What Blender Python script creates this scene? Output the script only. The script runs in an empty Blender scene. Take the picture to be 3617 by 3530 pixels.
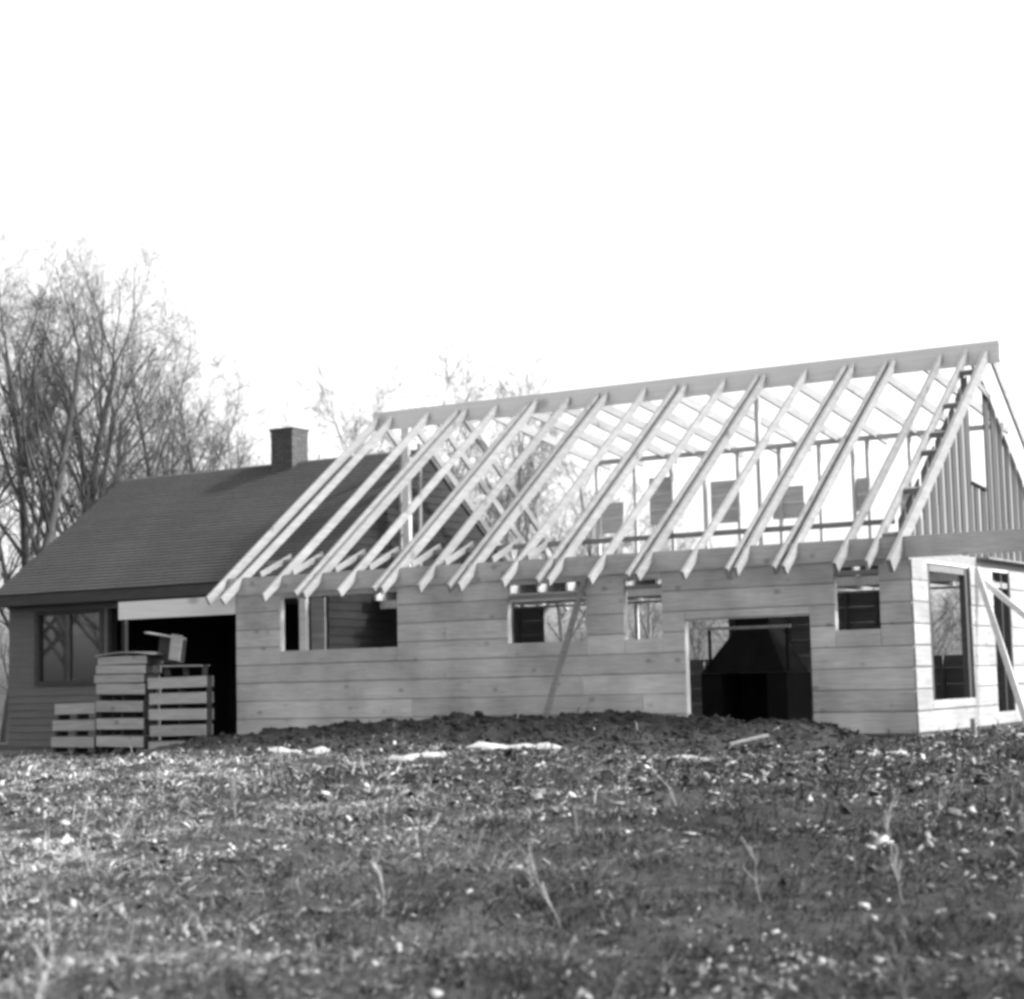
import bpy, math, random
import numpy as np
from mathutils import Vector, Matrix
R = math.radians
rng = random.Random(7)
nrg = np.random.default_rng(11)
S = bpy.context.scene
COL = S.collection

# ------------------------------------------------------------------ camera
CAM = Vector((8.369, -24.704, 0.87))
YAW, PITCH, ROLL = R(30.978), R(5.650), R(-1.366)
fw = Vector((-math.sin(YAW)*math.cos(PITCH), math.cos(YAW)*math.cos(PITCH), math.sin(PITCH)))
rt = Vector((math.cos(YAW), math.sin(YAW), 0))
up = rt.cross(fw)
rt2 = rt*math.cos(ROLL) + up*math.sin(ROLL)
up2 = -rt*math.sin(ROLL) + up*math.cos(ROLL)
cd = bpy.data.cameras.new('camera')
cd.sensor_width = 36.0
cd.lens = 6451.93/3617*36
cd.clip_start = 0.1
cd.clip_end = 3000
cd.dof.use_dof = True
cd.dof.focus_distance = 28.0
cd.dof.aperture_fstop = 2.6
cam = bpy.data.objects.new('camera', cd)
COL.objects.link(cam)
m = Matrix((rt2, up2, -fw)).transposed().to_4x4()
m.translation = CAM
cam.matrix_world = m
S.camera = cam

# ------------------------------------------------------------------ sky, sun, exposure
SUN_EL, SUN_AZ = R(40), R(66)          # azimuth from +Y towards +X
w = bpy.data.worlds.new('World')
S.world = w
w.use_nodes = True
nt = w.node_tree
nt.nodes.clear()
sky = nt.nodes.new('ShaderNodeTexSky')
sky.sky_type = 'NISHITA'
sky.sun_disc = False
sky.sun_elevation = SUN_EL
sky.sun_rotation = SUN_AZ
sky.air_density = 1.0
sky.dust_density = 4.0
sky.ozone_density = 1.0
bw = nt.nodes.new('ShaderNodeRGBToBW')
bg = nt.nodes.new('ShaderNodeBackground')
bg.inputs['Strength'].default_value = 0.15
wo = nt.nodes.new('ShaderNodeOutputWorld')
nt.links.new(sky.outputs[0], bw.inputs[0])
nt.links.new(bw.outputs[0], bg.inputs['Color'])
nt.links.new(bg.outputs[0], wo.inputs['Surface'])
sd = bpy.data.lights.new('sun', 'SUN')
sd.energy = 1.5
sd.angle = R(5)                      # hazy sun
sd.color = (1, 1, 1)                    # black and white photograph: neutral light
sun = bpy.data.objects.new('sun', sd)
COL.objects.link(sun)
sv = Vector((math.sin(SUN_AZ)*math.cos(SUN_EL), math.cos(SUN_AZ)*math.cos(SUN_EL), math.sin(SUN_EL)))
sun.rotation_euler = sv.to_track_quat('Z', 'Y').to_euler()
sun.location = (20, 10, 30)
vs = S.view_settings
vs.view_transform = 'Standard'
vs.look = 'None'
vs.gamma = 1.0
vs.use_curve_mapping = False
vs.exposure = 1.75
try:
    S.cycles.filter_width = 3.5
except Exception:
    pass

# ------------------------------------------------------------------ materials (all grey: the photograph is monochrome)
def mat(name, base, var=0.15, scale=(6, 6, 6), detail=6, rough=0.85, objvar=0.1, knots=0.0, bump=0.0, spec=0.2, attr=None, spots=0.0, spot_scale=3.0):
    m = bpy.data.materials.new(name)
    m.use_nodes = True
    t = m.node_tree
    b = t.nodes['Principled BSDF']
    b.inputs['Roughness'].default_value = rough
    b.inputs['Specular IOR Level'].default_value = spec
    L = t.links.new
    N = t.nodes.new
    tc = N('ShaderNodeTexCoord')
    mp = N('ShaderNodeMapping')
    mp.inputs['Scale'].default_value = scale
    L(tc.outputs['Object'], mp.inputs[0])
    oi = N('ShaderNodeObjectInfo')
    off = N('ShaderNodeVectorMath'); off.operation = 'ADD'
    sc = N('ShaderNodeMath'); sc.operation = 'MULTIPLY'; sc.inputs[1].default_value = 37.0
    L(oi.outputs['Random'], sc.inputs[0])
    L(mp.outputs[0], off.inputs[0]); L(sc.outputs[0], off.inputs[1])
    no = N('ShaderNodeTexNoise')
    no.inputs['Scale'].default_value = 1.0
    no.inputs['Detail'].default_value = detail
    no.inputs['Roughness'].default_value = 0.62
    L(off.outputs[0], no.inputs['Vector'])
    mr = N('ShaderNodeMapRange')
    mr.inputs['From Min'].default_value = 0.3; mr.inputs['From Max'].default_value = 0.7
    mr.inputs['To Min'].default_value = 1-var; mr.inputs['To Max'].default_value = 1+var
    L(no.outputs['Fac'], mr.inputs['Value'])
    ov = N('ShaderNodeMapRange')
    ov.inputs['To Min'].default_value = 1-objvar; ov.inputs['To Max'].default_value = 1+objvar
    L(oi.outputs['Random'], ov.inputs['Value'])
    mu = N('ShaderNodeMath'); mu.operation = 'MULTIPLY'
    L(mr.outputs[0], mu.inputs[0]); L(ov.outputs[0], mu.inputs[1])
    last = mu.outputs[0]
    if knots:
        mp2 = N('ShaderNodeMapping'); mp2.inputs['Scale'].default_value = (knots, knots*1.4, knots*1.4)
        L(tc.outputs['Object'], mp2.inputs[0])
        of2 = N('ShaderNodeVectorMath'); of2.operation = 'ADD'
        L(mp2.outputs[0], of2.inputs[0]); L(sc.outputs[0], of2.inputs[1])
        vo = N('ShaderNodeTexVoronoi'); vo.inputs['Scale'].default_value = 1.0
        L(of2.outputs[0], vo.inputs['Vector'])
        kr = N('ShaderNodeMapRange'); kr.inputs['From Min'].default_value = 0.06; kr.inputs['From Max'].default_value = 0.17
        kr.inputs['To Min'].default_value = 0.62; kr.inputs['To Max'].default_value = 1.0
        L(vo.outputs['Distance'], kr.inputs['Value'])
        m2 = N('ShaderNodeMath'); m2.operation = 'MULTIPLY'
        L(last, m2.inputs[0]); L(kr.outputs[0], m2.inputs[1]); last = m2.outputs[0]
    if spots:
        n2 = N('ShaderNodeTexNoise'); n2.inputs['Scale'].default_value = spot_scale; n2.inputs['Detail'].default_value = 4
        L(tc.outputs['Object'], n2.inputs['Vector'])
        r2 = N('ShaderNodeMapRange'); r2.inputs['From Min'].default_value = 0.35; r2.inputs['From Max'].default_value = 0.65
        r2.inputs['To Min'].default_value = 1-spots; r2.inputs['To Max'].default_value = 1+spots
        L(n2.outputs['Fac'], r2.inputs['Value'])
        m3 = N('ShaderNodeMath'); m3.operation = 'MULTIPLY'
        L(last, m3.inputs[0]); L(r2.outputs[0], m3.inputs[1]); last = m3.outputs[0]
    if attr:
        at = N('ShaderNodeAttribute'); at.attribute_name = attr
        m4 = N('ShaderNodeMath'); m4.operation = 'MULTIPLY'
        L(last, m4.inputs[0]); L(at.outputs['Fac'], m4.inputs[1]); last = m4.outputs[0]
    fin = N('ShaderNodeMath'); fin.operation = 'MULTIPLY'; fin.inputs[1].default_value = base
    L(last, fin.inputs[0])
    cc = N('ShaderNodeCombineColor')
    for i in range(3): L(fin.outputs[0], cc.inputs[i])
    L(cc.outputs[0], b.inputs['Base Color'])
    if bump:
        bp = N('ShaderNodeBump'); bp.inputs['Strength'].default_value = bump; bp.inputs['Distance'].default_value = 0.02
        L(no.outputs['Fac'], bp.inputs['Height']); L(bp.outputs[0], b.inputs['Normal'])
    return m

M = {}
M['sheath'] = mat('sheathing_wood', 0.42, 0.20, (3, 50, 50), 9, objvar=0.14, knots=2.3, bump=0.3, spots=0.20, spot_scale=1.1)
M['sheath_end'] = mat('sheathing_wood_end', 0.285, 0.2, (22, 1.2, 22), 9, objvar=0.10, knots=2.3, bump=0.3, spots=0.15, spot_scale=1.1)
M['rafter'] = mat('pale_lumber', 0.235, 0.18, (18, 1.5, 14), 6, objvar=0.10, knots=1.2, bump=0.1)
M['ridge'] = mat('ridge_lumber_glare', 0.66, 0.10, (1.0, 20, 20), 6, objvar=0.05, knots=1.0)  # extra paleness imitates sky glare on the ridge, sunlight on posts and braces
M['stud'] = mat('stud_lumber', 0.42, 0.15, (20, 20, 1.4), 6, objvar=0.15)
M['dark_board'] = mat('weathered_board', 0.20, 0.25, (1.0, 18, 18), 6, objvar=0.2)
M['rear'] = mat('rear_board_hazed', 0.42, 0.2, (2, 18, 18), 6, objvar=0.15)  # board tone lightened to imitate haze over the upper rear wall
M['gable'] = mat('gable_board', 0.055, 0.2, (16, 16, 1.2), 6, objvar=0.18)
M['batten'] = mat('batten', 0.22, 0.1, (16, 16, 1.2), 6, objvar=0.1)
M['shingle'] = mat('shingle', 0.055, 0.35, (9, 30, 30), 8, objvar=0.05, bump=0.3, spots=0.10, spot_scale=0.7)
M['old_wall'] = mat('old_siding', 0.135, 0.15, (1.2, 20, 16), 6, objvar=0.06)
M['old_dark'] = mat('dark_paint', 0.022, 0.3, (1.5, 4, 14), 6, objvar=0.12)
M['trim'] = mat('dark_trim', 0.06, 0.2, (2, 20, 20), 5)
M['brick'] = mat('brick', 0.085, 0.3, (20, 20, 20), 6, objvar=0.15, bump=0.3)
M['mortar'] = mat('mortar', 0.085, 0.2, (20, 20, 20), 5)
M['slab'] = mat('concrete', 0.22, 0.15, (2, 2, 2), 7)
M['iron'] = mat('black_iron', 0.007, 0.3, (5, 5, 5), 5, rough=0.9, spec=0.05)
M['crate'] = mat('crate_wood', 0.33, 0.2, (2, 14, 20), 6, objvar=0.14, knots=2.2)
M['crate_dark'] = mat('crate_shade', 0.05, 0.25, (3, 10, 14), 6, objvar=0.2)  # crate wood darkened to imitate shade in the gaps and on the ends
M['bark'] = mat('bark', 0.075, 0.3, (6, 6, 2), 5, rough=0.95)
M['bark_hazed'] = mat('bark_hazed', 0.15, 0.3, (6, 6, 2), 5, rough=0.95)  # bark lightened to imitate haze and glare over the distant trees
M['ground'] = mat('rough_ground', 0.033, 0.7, (7, 7, 7), 12, objvar=0, bump=1.0, spots=0.4, spot_scale=0.25)
M['soil'] = mat('dark_soil', 0.028, 0.5, (5, 5, 5), 10, objvar=0, bump=0.9)
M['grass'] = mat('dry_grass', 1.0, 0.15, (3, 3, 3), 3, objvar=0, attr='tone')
M['chips'] = mat('pale_chips', 1.0, 0.1, (20, 20, 20), 3, objvar=0, attr='tone')
M['snow'] = mat('old_snow', 0.36, 0.12, (5, 5, 5), 8, objvar=0.04, bump=0.4, rough=0.8)
M['scrap'] = mat('scrap_wood', 0.27, 0.2, (8, 8, 8), 5, objvar=0.2)
M['weed'] = mat('weed_stalk', 0.30, 0.2, (20, 20, 4), 4, objvar=0.35)
g = bpy.data.materials.new('window_glass'); g.use_nodes = True
b = g.node_tree.nodes['Principled BSDF']
b.inputs['Base Color'].default_value = (0.02, 0.02, 0.02, 1); b.inputs['Roughness'].default_value = 0.03
b.inputs['Specular IOR Level'].default_value = 0.5; b.inputs['IOR'].default_value = 2.2
M['glass'] = g

# ------------------------------------------------------------------ object helpers
ORG = {}
def tag(o, label=None, cat=None, group=None, kind=None):
    if label: o['label'] = label
    if cat: o['category'] = cat
    if group: o['group'] = group
    if kind: o['kind'] = kind
    return o
def thing(name, loc, label, cat, group=None):
    o = bpy.data.objects.new(name, None)
    o.empty_display_size = 0.2
    COL.objects.link(o); o.location = loc
    ORG[o.name] = Vector(loc)
    return tag(o, label, cat, group)
def link(name, me, parent=None, loc=(0, 0, 0)):
    o = bpy.data.objects.new(name, me)
    COL.objects.link(o); o.location = loc
    if parent: o.parent = parent
    return o
def part(name, V, F, mt, parent=None, origin=None, smooth=False):
    """world-space verts -> a mesh object (child of parent, or top-level with its origin at `origin`)"""
    if parent is not None: og = ORG[parent.name]
    else: og = Vector(origin) if origin is not None else Vector((0, 0, 0))
    me = bpy.data.meshes.new(name)
    me.from_pydata([(v[0]-og[0], v[1]-og[1], v[2]-og[2]) for v in V], [], F)
    me.materials.append(M[mt] if isinstance(mt, str) else mt)
    if smooth: me.polygons.foreach_set('use_smooth', [True]*len(me.polygons))
    me.update()
    o = bpy.data.objects.new(name, me)
    COL.objects.link(o)
    if parent is not None: o.parent = parent
    else: o.location = og
    ORG[o.name] = og
    return o
def box_vf(x0, x1, y0, y1, z0, z1):
    V = [(x0,y0,z0),(x1,y0,z0),(x1,y1,z0),(x0,y1,z0),(x0,y0,z1),(x1,y0,z1),(x1,y1,z1),(x0,y1,z1)]
    return V, [(0,3,2,1),(4,5,6,7),(0,1,5,4),(1,2,6,5),(2,3,7,6),(3,0,4,7)]
def box(name, x0, x1, y0, y1, z0, z1, mt, parent=None, origin=None):
    V, F = box_vf(x0, x1, y0, y1, z0, z1)
    return part(name, V, F, mt, parent, origin)
def join_vf(*l):
    V, F = [], []
    for v, f in l:
        n = len(V); V += list(v); F += [tuple(i+n for i in q) for q in f]
    return V, F
def bar_vf(p0, p1, w, h, upv=(0, 0, 1)):
    """bar from p0 to p1; w sideways, h along up; p0/p1 on the centre line"""
    p0, p1 = Vector(p0), Vector(p1)
    d = (p1-p0).normalized(); s = d.cross(Vector(upv)).normalized(); u = s.cross(d)
    V = []
    for p in (p0, p1):
        for a, c in ((-1,-1),(1,-1),(1,1),(-1,1)):
            V.append(tuple(p + s*(a*w/2) + u*(c*h/2)))
    return V, [(0,1,2,3),(7,6,5,4),(0,4,5,1),(1,5,6,2),(2,6,7,3),(3,7,4,0)]
def bar(name, p0, p1, w, h, mt, parent=None, upv=(0,0,1), origin=None):
    V, F = bar_vf(p0, p1, w, h, upv)
    return part(name, V, F, mt, parent, origin)
def vnoise(x, y, seed=0):
    """smooth 2-D value noise, vectorised"""
    x = np.asarray(x, float); y = np.asarray(y, float)
    xi = np.floor(x).astype(np.int64); yi = np.floor(y).astype(np.int64)
    xf = x-xi; yf = y-yi
    def h(a, b):
        n = (a*374761393 + b*668265263 + seed*974711) & 0x7fffffff
        n = ((n ^ (n >> 13))*1274126177) & 0x7fffffff
        return ((n ^ (n >> 16)) & 0xffff)/65535.0
    u = xf*xf*(3-2*xf); v = yf*yf*(3-2*yf)
    return (h(xi,yi)*(1-u)+h(xi+1,yi)*u)*(1-v)+(h(xi,yi+1)*(1-u)+h(xi+1,yi+1)*u)*v
def fbm(x, y, seed=0, o=4):
    r = 0; a = .5
    for i in range(o):
        r = r + a*vnoise(x*2**i, y*2**i, seed+i*17); a *= .5
    return r

# ------------------------------------------------------------------ ground
def gbase(x, y):
    x = np.asarray(x, float); y = np.asarray(y, float)
    z = -0.05 + 0.012*np.clip(x, -30, 1.5) + 0.011*np.clip(y, -24, 0)
    return z
def gz(x, y):
    x = np.asarray(x, float); y = np.asarray(y, float)
    near = np.clip((-0.2-y)/1.5, 0, 1)*np.exp(-(np.maximum(0, np.hypot(x-2, y+12)-30)/40)**2)
    inside = (y > -0.1) & (x < 0.3)
    n = (fbm(x*0.35, y*0.35, 3)-.47)*0.30 + (fbm(x*1.3, y*1.3, 5)-.47)*0.26 + (fbm(x*5, y*5, 9, 3)-.44)*0.10
    far = np.clip(np.hypot(x, y)/400, 0, 1)
    return gbase(x, y) + n*np.where(inside, 0.15, 0.35+0.65*near)*np.where(np.hypot(x, y) > 80, 2, 1)
def axis(c, near, step, far, gr):
    a = list(np.arange(-near, near+1e-6, step)); s = step
    while a[-1] < far: s *= gr; a.append(a[-1]+s)
    pos = np.array(a); pos = pos[pos > near]
    return c + np.concatenate([-pos[::-1], np.arange(-near, near+1e-6, step), pos])
def grid_obj(name, xs, ys, zf, mt):
    X, Y = np.meshgrid(xs, ys)
    Z = zf(X, Y)
    V = np.stack([X, Y, Z], -1).reshape(-1, 3)
    nx, ny = len(xs), len(ys)
    i = np.arange(ny-1)[:, None]*nx + np.arange(nx-1)[None]
    F = np.stack([i, i+1, i+nx+1, i+nx], -1).reshape(-1, 4)
    return mesh_np(name, V, F, mt, True)
def mesh_np(name, V, F, mt, smooth=False, tone=None, parent=None):
    me = bpy.data.meshes.new(name)
    me.vertices.add(len(V)); me.vertices.foreach_set('co', np.asarray(V, np.float32).ravel())
    F = np.asarray(F, np.int32); k = F.shape[1]
    me.loops.add(F.size); me.loops.foreach_set('vertex_index', F.ravel())
    me.polygons.add(len(F))
    me.polygons.foreach_set('loop_start', np.arange(0, F.size, k, dtype=np.int32))
    if smooth: me.polygons.foreach_set('use_smooth', np.ones(len(F), bool))
    me.materials.append(M[mt])
    if tone is not None:
        a = me.attributes.new('tone', 'FLOAT', 'POINT'); a.data.foreach_set('value', np.asarray(tone, np.float32))
    me.update(calc_edges=True); me.validate()
    return link(name, me, parent)
gnd = grid_obj('ground', axis(2.0, 14.0, 0.10, 900, 1.12), axis(-11.0, 10.5, 0.10, 900, 1.12), gz, 'ground')
tag(gnd, 'rough field ground of earth and dry grass', 'ground', kind='structure')

# dark bank of dug soil along the front wall
bx = np.arange(-12.6, -0.2, 0.06); by = np.arange(-4.6, -0.029, 0.05)
def bank(X, Y):
    prof = np.interp(X, [-12.5, -12.0, -11, -9.8, -8.5, -7.5, -5.6, -4.0, -3.3, -2.6, -1.6, -1.2, -0.8, -0.35], [-.1, .0, .1, .16, .26, .30, .31, .30, .27, .19, .15, .14, .03, -.1])
    cross = np.interp(Y, [-4.5, -3.7, -2.7, -1.9, -1.2, -0.6, -0.03], [-0.12, 0.05, .16, .38, .75, 1.0, .97])
    base = gbase(X, Y)
    edge = (fbm(X*.9, Y*.9, 41)-.45)*0.5
    z = base + (prof-base)*np.clip(cross+edge*np.clip(cross*3, 0, 1)*np.clip(-Y*1.5, 0, 1), -.2, 1.25) + (fbm(X*2.5, Y*2.5, 21)-.47)*.26*np.clip(-Y*2, .35, 1) + (fbm(X*7, Y*7, 23, 3)-.44)*.16
    return np.where(cross < 0.02, base-.12, z)
sb = grid_obj('soil_bank', bx, by, bank, 'soil')
tag(sb, 'bank of dark dug soil heaped along the board wall', 'soil', kind='structure')

def clods(n):
    t_ = (1+5**.5)/2
    ico = np.array([(-1,t_,0),(1,t_,0),(-1,-t_,0),(1,-t_,0),(0,-1,t_),(0,1,t_),(0,-1,-t_),(0,1,-t_),(t_,0,-1),(t_,0,1),(-t_,0,-1),(-t_,0,1)])/1.9
    fi = np.array([(0,11,5),(0,5,1),(0,1,7),(0,7,10),(0,10,11),(1,5,9),(5,11,4),(11,10,2),(10,7,6),(7,1,8),(3,9,4),(3,4,2),(3,2,6),(3,6,8),(3,8,9),(4,9,5),(2,4,11),(6,2,10),(8,6,7),(9,8,1)])
    x = nrg.uniform(-12.2, -.5, n); y = -.1-3.6*nrg.random(n)**1.2
    r = .007+.042*nrg.random(n)**4
    z = bank(x, y)+r*.25
    V = ico[None]*(1+.35*nrg.normal(0, 1, (n, 12, 1)))*r[:, None, None]*np.stack([1+.4*nrg.random(n), 1+.4*nrg.random(n), .55+.4*nrg.random(n)], 1)[:, None]
    V = V+np.stack([x, y, z], 1)[:, None]
    F = (np.arange(n)[:, None, None]*12+fi[None]).reshape(-1, 3)
    return mesh_np('soil_clods', V.reshape(-1, 3), F, 'soil')
tag(clods(7000), 'loose clods and crumbs on the bank of dug soil', 'soil', kind='stuff')

# ------------------------------------------------------------------ new house under construction
H = thing('house_frame', (-6, 4.65, 0), 'unfinished board-sheathed house frame with open pale rafters and heavy ridge board', 'house')
RZ, RY, SL = 6.15, 4.65, 0.714
def rtop(y): return 2.83 + SL*y
LX = -12.08
DEP = 9.3
box('floor_slab', LX, -0.03, 0.1, DEP-.1, -0.4, 0.03, 'slab', H)

OPEN_F = [(-11.11, -8.69, 1.46, 2.44), (-6.58, -5.17, 1.45, 2.44), (-4.505, -3.87, 1.445, 2.36), (-3.50, -1.515, -1, 1.722), (-1.13, -0.46, 1.47, 2.41)]
ROW = 0.305
def rows_boards(axis_, a0, a1, zmax, opens, y_out, y_in, mt, seed, joints):
    """horizontal sheathing rows cut round the openings, each board one part"""
    rr = random.Random(seed)
    k = 0; z = 0.0
    while z < zmax-0.02:
        z1 = min(z+ROW, zmax)
        segs = [(a0, a1)]
        # split into spans by openings (with vertical clipping)
        cuts = sorted(set([a0, a1] + [c for o in opens for c in o[:2] if a0 < c < a1]))
        cur = None; spans = []
        def clip(c0, c1):
            mid = (c0+c1)/2; lo, hi = z, z1
            for o in opens:
                if o[0] < mid < o[1]:
                    if o[2] <= lo+.012 and o[3] >= hi-.012: return None
                    if o[2] < hi-.012 and o[3] >= hi-.012: hi = o[2]
                    elif o[3] > lo+.012 and o[2] <= lo+.012: lo = o[3]
            return (lo, hi) if hi-lo > .012 else None
        for c0, c1 in zip(cuts[:-1], cuts[1:]):
            q = clip(c0, c1)
            if q is None: continue
            if spans and abs(spans[-1][1]-c0) < 1e-6 and spans[-1][2] == q: spans[-1][1] = c1
            else: spans.append([c0, c1, q])
        for s0, s1, q in spans:
            js = [s0]
            for j in joints:
                jj = j + ((k*1.37) % 2.4) - 1.2
                if s0+0.5 < jj < s1-0.5 and jj-js[-1] > 0.8: js.append(jj)
            js.append(s1)
            for c0, c1 in zip(js[:-1], js[1:]):
                g0 = 0.012 + rr.random()*0.012
                o_ = rr.random()*0.006
                za, zb = q[0]+(g0 if q[0] == z else 0), q[1]-0.003
                tilt = (rr.random()-.5)*0.004; lp = -.032
                if axis_ == 'x':
                    V = [(c0+.003,y_out-o_,za),(c1-.003,y_out-o_,za+tilt),(c1-.003,y_in,za+tilt+lp),(c0+.003,y_in,za+lp),(c0+.003,y_out-o_*.4,zb),(c1-.003,y_out-o_*.4,zb),(c1-.003,y_in,zb+lp),(c0+.003,y_in,zb+lp)]
                else:
                    V = [(y_out+o_,c0+.003,za),(y_out+o_,c1-.003,za+tilt),(y_in,c1-.003,za+tilt+lp),(y_in,c0+.003,za+lp),(y_out+o_*.4,c0+.003,zb),(y_out+o_*.4,c1-.003,zb),(y_in,c1-.003,zb+lp),(y_in,c0+.003,zb+lp)]
                F = [(0,3,2,1),(4,5,6,7),(0,1,5,4),(1,2,6,5),(2,3,7,6),(3,0,4,7)]
                part('board', V, F, mt, H)
        z += ROW; k += 1
rows_boards('x', LX, -0.002, 2.44, OPEN_F, -0.025, 0.0, 'sheath', 1, [-8.6, -4.4])
OPEN_E = [(0.65, 2.66, 0.45, 2.44), (3.82, 4.76, 0.2, 2.44)]
rows_boards('y', -0.025, DEP, 2.44, OPEN_E, 0.024, 0.0, 'sheath_end', 2, [2.0, 6.5])
OPEN_R = [(-11.25, -10.15, 1.2, 2.44), (-9.6, -6.95, 1.2, 2.44), (-3.2, -1.7, 1.15, 2.44)]
rr = random.Random(5)
def rear_rows():
    z = 0.0
    while z < 2.43:
        z1 = z+ROW; zz = z
        xs = [LX]
        for o in OPEN_R: xs += [o[0], o[1]]
        xs.append(-0.03)
        for i in range(len(xs)-1):
            isopen = i % 2 == 1
            lo, hi = z, z1
            if isopen:
                o = OPEN_R[i//2]
                if o[2] <= lo+.01: continue
                hi = min(hi, o[2])
                if hi-lo < .02: continue
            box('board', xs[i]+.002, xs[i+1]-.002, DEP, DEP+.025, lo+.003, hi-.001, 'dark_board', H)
        z = z1
rear_rows()
# studs, plates, headers
def stud(x, y, z0, z1, wx=.045, wy=.09, mt='stud'): box('stud', x-wx/2, x+wx/2, y-wy/2, y+wy/2, z0, z1, mt, H)
xs = set()
for o in OPEN_F:
    for x in (o[0]-.025, o[1]+.025): stud(x, .05, .03, 2.36)
for x in (-11.9, -8.1, -7.5, -7.0, -4.85, -0.25, -0.03):
    stud(x, .05, .03, 2.36)
stud(-0.8, .05, .03, 1.42); stud(-6.0, .05, .03, 1.42); stud(-5.6, .05, .03, 1.42); stud(-9.3, .05, .03, 1.42); stud(-10.2, .05, .03, 1.42)
box('wall_plate', LX, -.02, .005, .095, 2.362, 2.452, 'stud', H)
for o in OPEN_F:
    if o[3] < 2: box('header', o[0], o[1], .005, .095, o[3]+.02, o[3]+.2, 'stud', H)
    if 1 < o[2] < 2: box('sill', o[0]-.0, o[1]+.0, .004, .096, o[2]-.075, o[2]-.03, 'stud', H)
box('header', -6.58, -5.17, .01, .09, 2.13, 2.20, 'dark_board', H)
box('header', -4.505, -3.87, .01, .09, 2.20, 2.26, 'dark_board', H)
box('header', -1.13, -0.46, .01, .09, 2.24, 2.31, 'dark_board', H)
for y in (.65-.03, .65+.12, 2.66-.12, 2.66+.03, 3.79, 4.4, 4.79):
    box('stud', -.095, -.005, y-.06 if y in (.77, 2.54) else y-.025, y+.06 if y in (.77, 2.54) else y+.025, .03, 2.4, 'trim', H)  # dark material stands in for shade on these jamb studs
box('header', -.09, -.01, .72, 2.6, 2.29, 2.385, 'dark_board', H)
box('header', -.09, -.01, 3.85, 4.76, 2.15, 2.24, 'dark_board', H)
box('wall_plate', -.095, -.005, .1, DEP, 2.402, 2.444, 'stud', H)
for x in np.arange(-11.9, -.1, .62):
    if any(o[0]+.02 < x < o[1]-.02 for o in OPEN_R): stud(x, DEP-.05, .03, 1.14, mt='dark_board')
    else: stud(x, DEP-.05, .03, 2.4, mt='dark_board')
box('wall_plate', LX, -.02, DEP-.095, DEP-.005, 2.402, 2.444, 'stud', H)
stud(-9.05, DEP-.06, 1.15, 2.4, .07, .05, 'ridge')
box('post', -11.50, -11.36, 1.0, 1.1, .03, 2.40, 'ridge', H)
box('partition', -11.33, -11.03, 1.12, 1.16, .03, 2.40, 'dark_board', H)
# header beam over the front wall, running past both corners
box('beam', -12.30, -0.05, -.066, -.026, 2.445, 2.745, 'sheath', H)
box('beam', -0.045, 4.2, -.068, -.024, 2.44, 2.74, 'sheath', H)
box('post', 4.05, 4.15, -.02, .08, -.3, 2.74, 'stud', H)
box('board', -14.78, -12.085, -.06, -.02, 2.125, 2.444, 'ridge', H)
box('post', -14.74, -14.66, -.018, .06, -.35, 2.12, 'old_dark', H)
# floor joists and part of the loft deck
for x in np.arange(-11.9, -.1, .6): box('joist', x-.022, x+.022, 3.9, DEP-.1, 2.45, 2.62, 'stud', H)
for i, y in enumerate(np.arange(4.2, DEP-.15, .24)): box('deck_board', -12.0, -.12, y, y+.232, 2.622, 2.65, 'dark_board', H)
for x in (-10.6, -7.0, -1.3): box('post', x-.05, x+.05, 4.2, 4.3, .03, 2.45, 'stud', H)
box('girder', -12.0, -.12, 4.19, 4.31, 2.30, 2.448, 'stud', H)

# rafters measured one by one (x at the tail)
RX = [(-12.25,0),(-11.92,0),(-11.05,0),(-10.36,.17),(-9.48,0),(-8.78,.15),(-7.91,0),(-7.31,.18),(-6.35,0),(-5.72,.2),(-4.79,0),(-4.16,.16),(-3.24,0),(-2.54,.14),(-1.81,.16),(-0.88,0),(-0.43,0),(-0.10,0)]
RD, RW = 0.15, 0.045
cs = 1/math.sqrt(1+SL*SL)
def rafter(x, jitter, wdt=RW, dep=RD, name='rafter'):
    off = dep/2/cs
    y0 = -0.55+jitter
    n = 6; V = []; F = []
    bow, sag, tw = rng.uniform(-.028, .028), rng.uniform(-.02, .012), rng.uniform(-.018, .018)
    dp = dep*rng.uniform(.93, 1.06); cut = rng.uniform(-.02, .03)
    for i in range(n+1):
        f = i/n; yy = y0+(RY-.035-y0)*f; zc = rtop(yy)-off; bx_ = x+bow*math.sin(math.pi*f)+tw*f; zc += sag*math.sin(math.pi*f)
        for a_, c_ in ((-1,-1),(1,-1),(1,1),(-1,1)):
            e_ = (cut*c_) if i == 0 else 0
            V.append((bx_+a_*wdt/2, yy-c_*dp/2*SL*cs+e_, zc+c_*dp/2*cs))
    for i in range(n):
        q = i*4
        for j in range(4): F.append((q+j, q+4+j, q+4+(j+1) % 4, q+(j+1) % 4))
    F += [(0, 1, 2, 3), (n*4+3, n*4+2, n*4+1, n*4)]
    return part(name, V, F, 'rafter', H)
for x, dx in RX:
    jt = (rng.random()-.5)*.06
    if x == -0.10: rafter(x, 0, .06, .21)
    else: rafter(x, jt)
    if dx: rafter(x+dx, jt+.03*(rng.random()-.5))
box('ridge_board', -12.40, 0.10, RY-.03, RY+.03, 5.84, 6.20, 'ridge', H)
# ladder of lookouts between the last two rafters
for t in (.10, .30, .48, .57, .72, .90):
    y = -0.4 + t*5.0
    bar('lookout', (-.41, y, rtop(y)-.12), (-.12, y, rtop(y)-.12), .04, .09, 'rafter', H, (0, -.58, .81))
# purlin laid under the rafters just inside the wall
bar('purlin', (-12.2, .68, rtop(.68)-.29), (-.45, .68, rtop(.68)-.29), .12, .07, 'dark_board', H)
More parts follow.
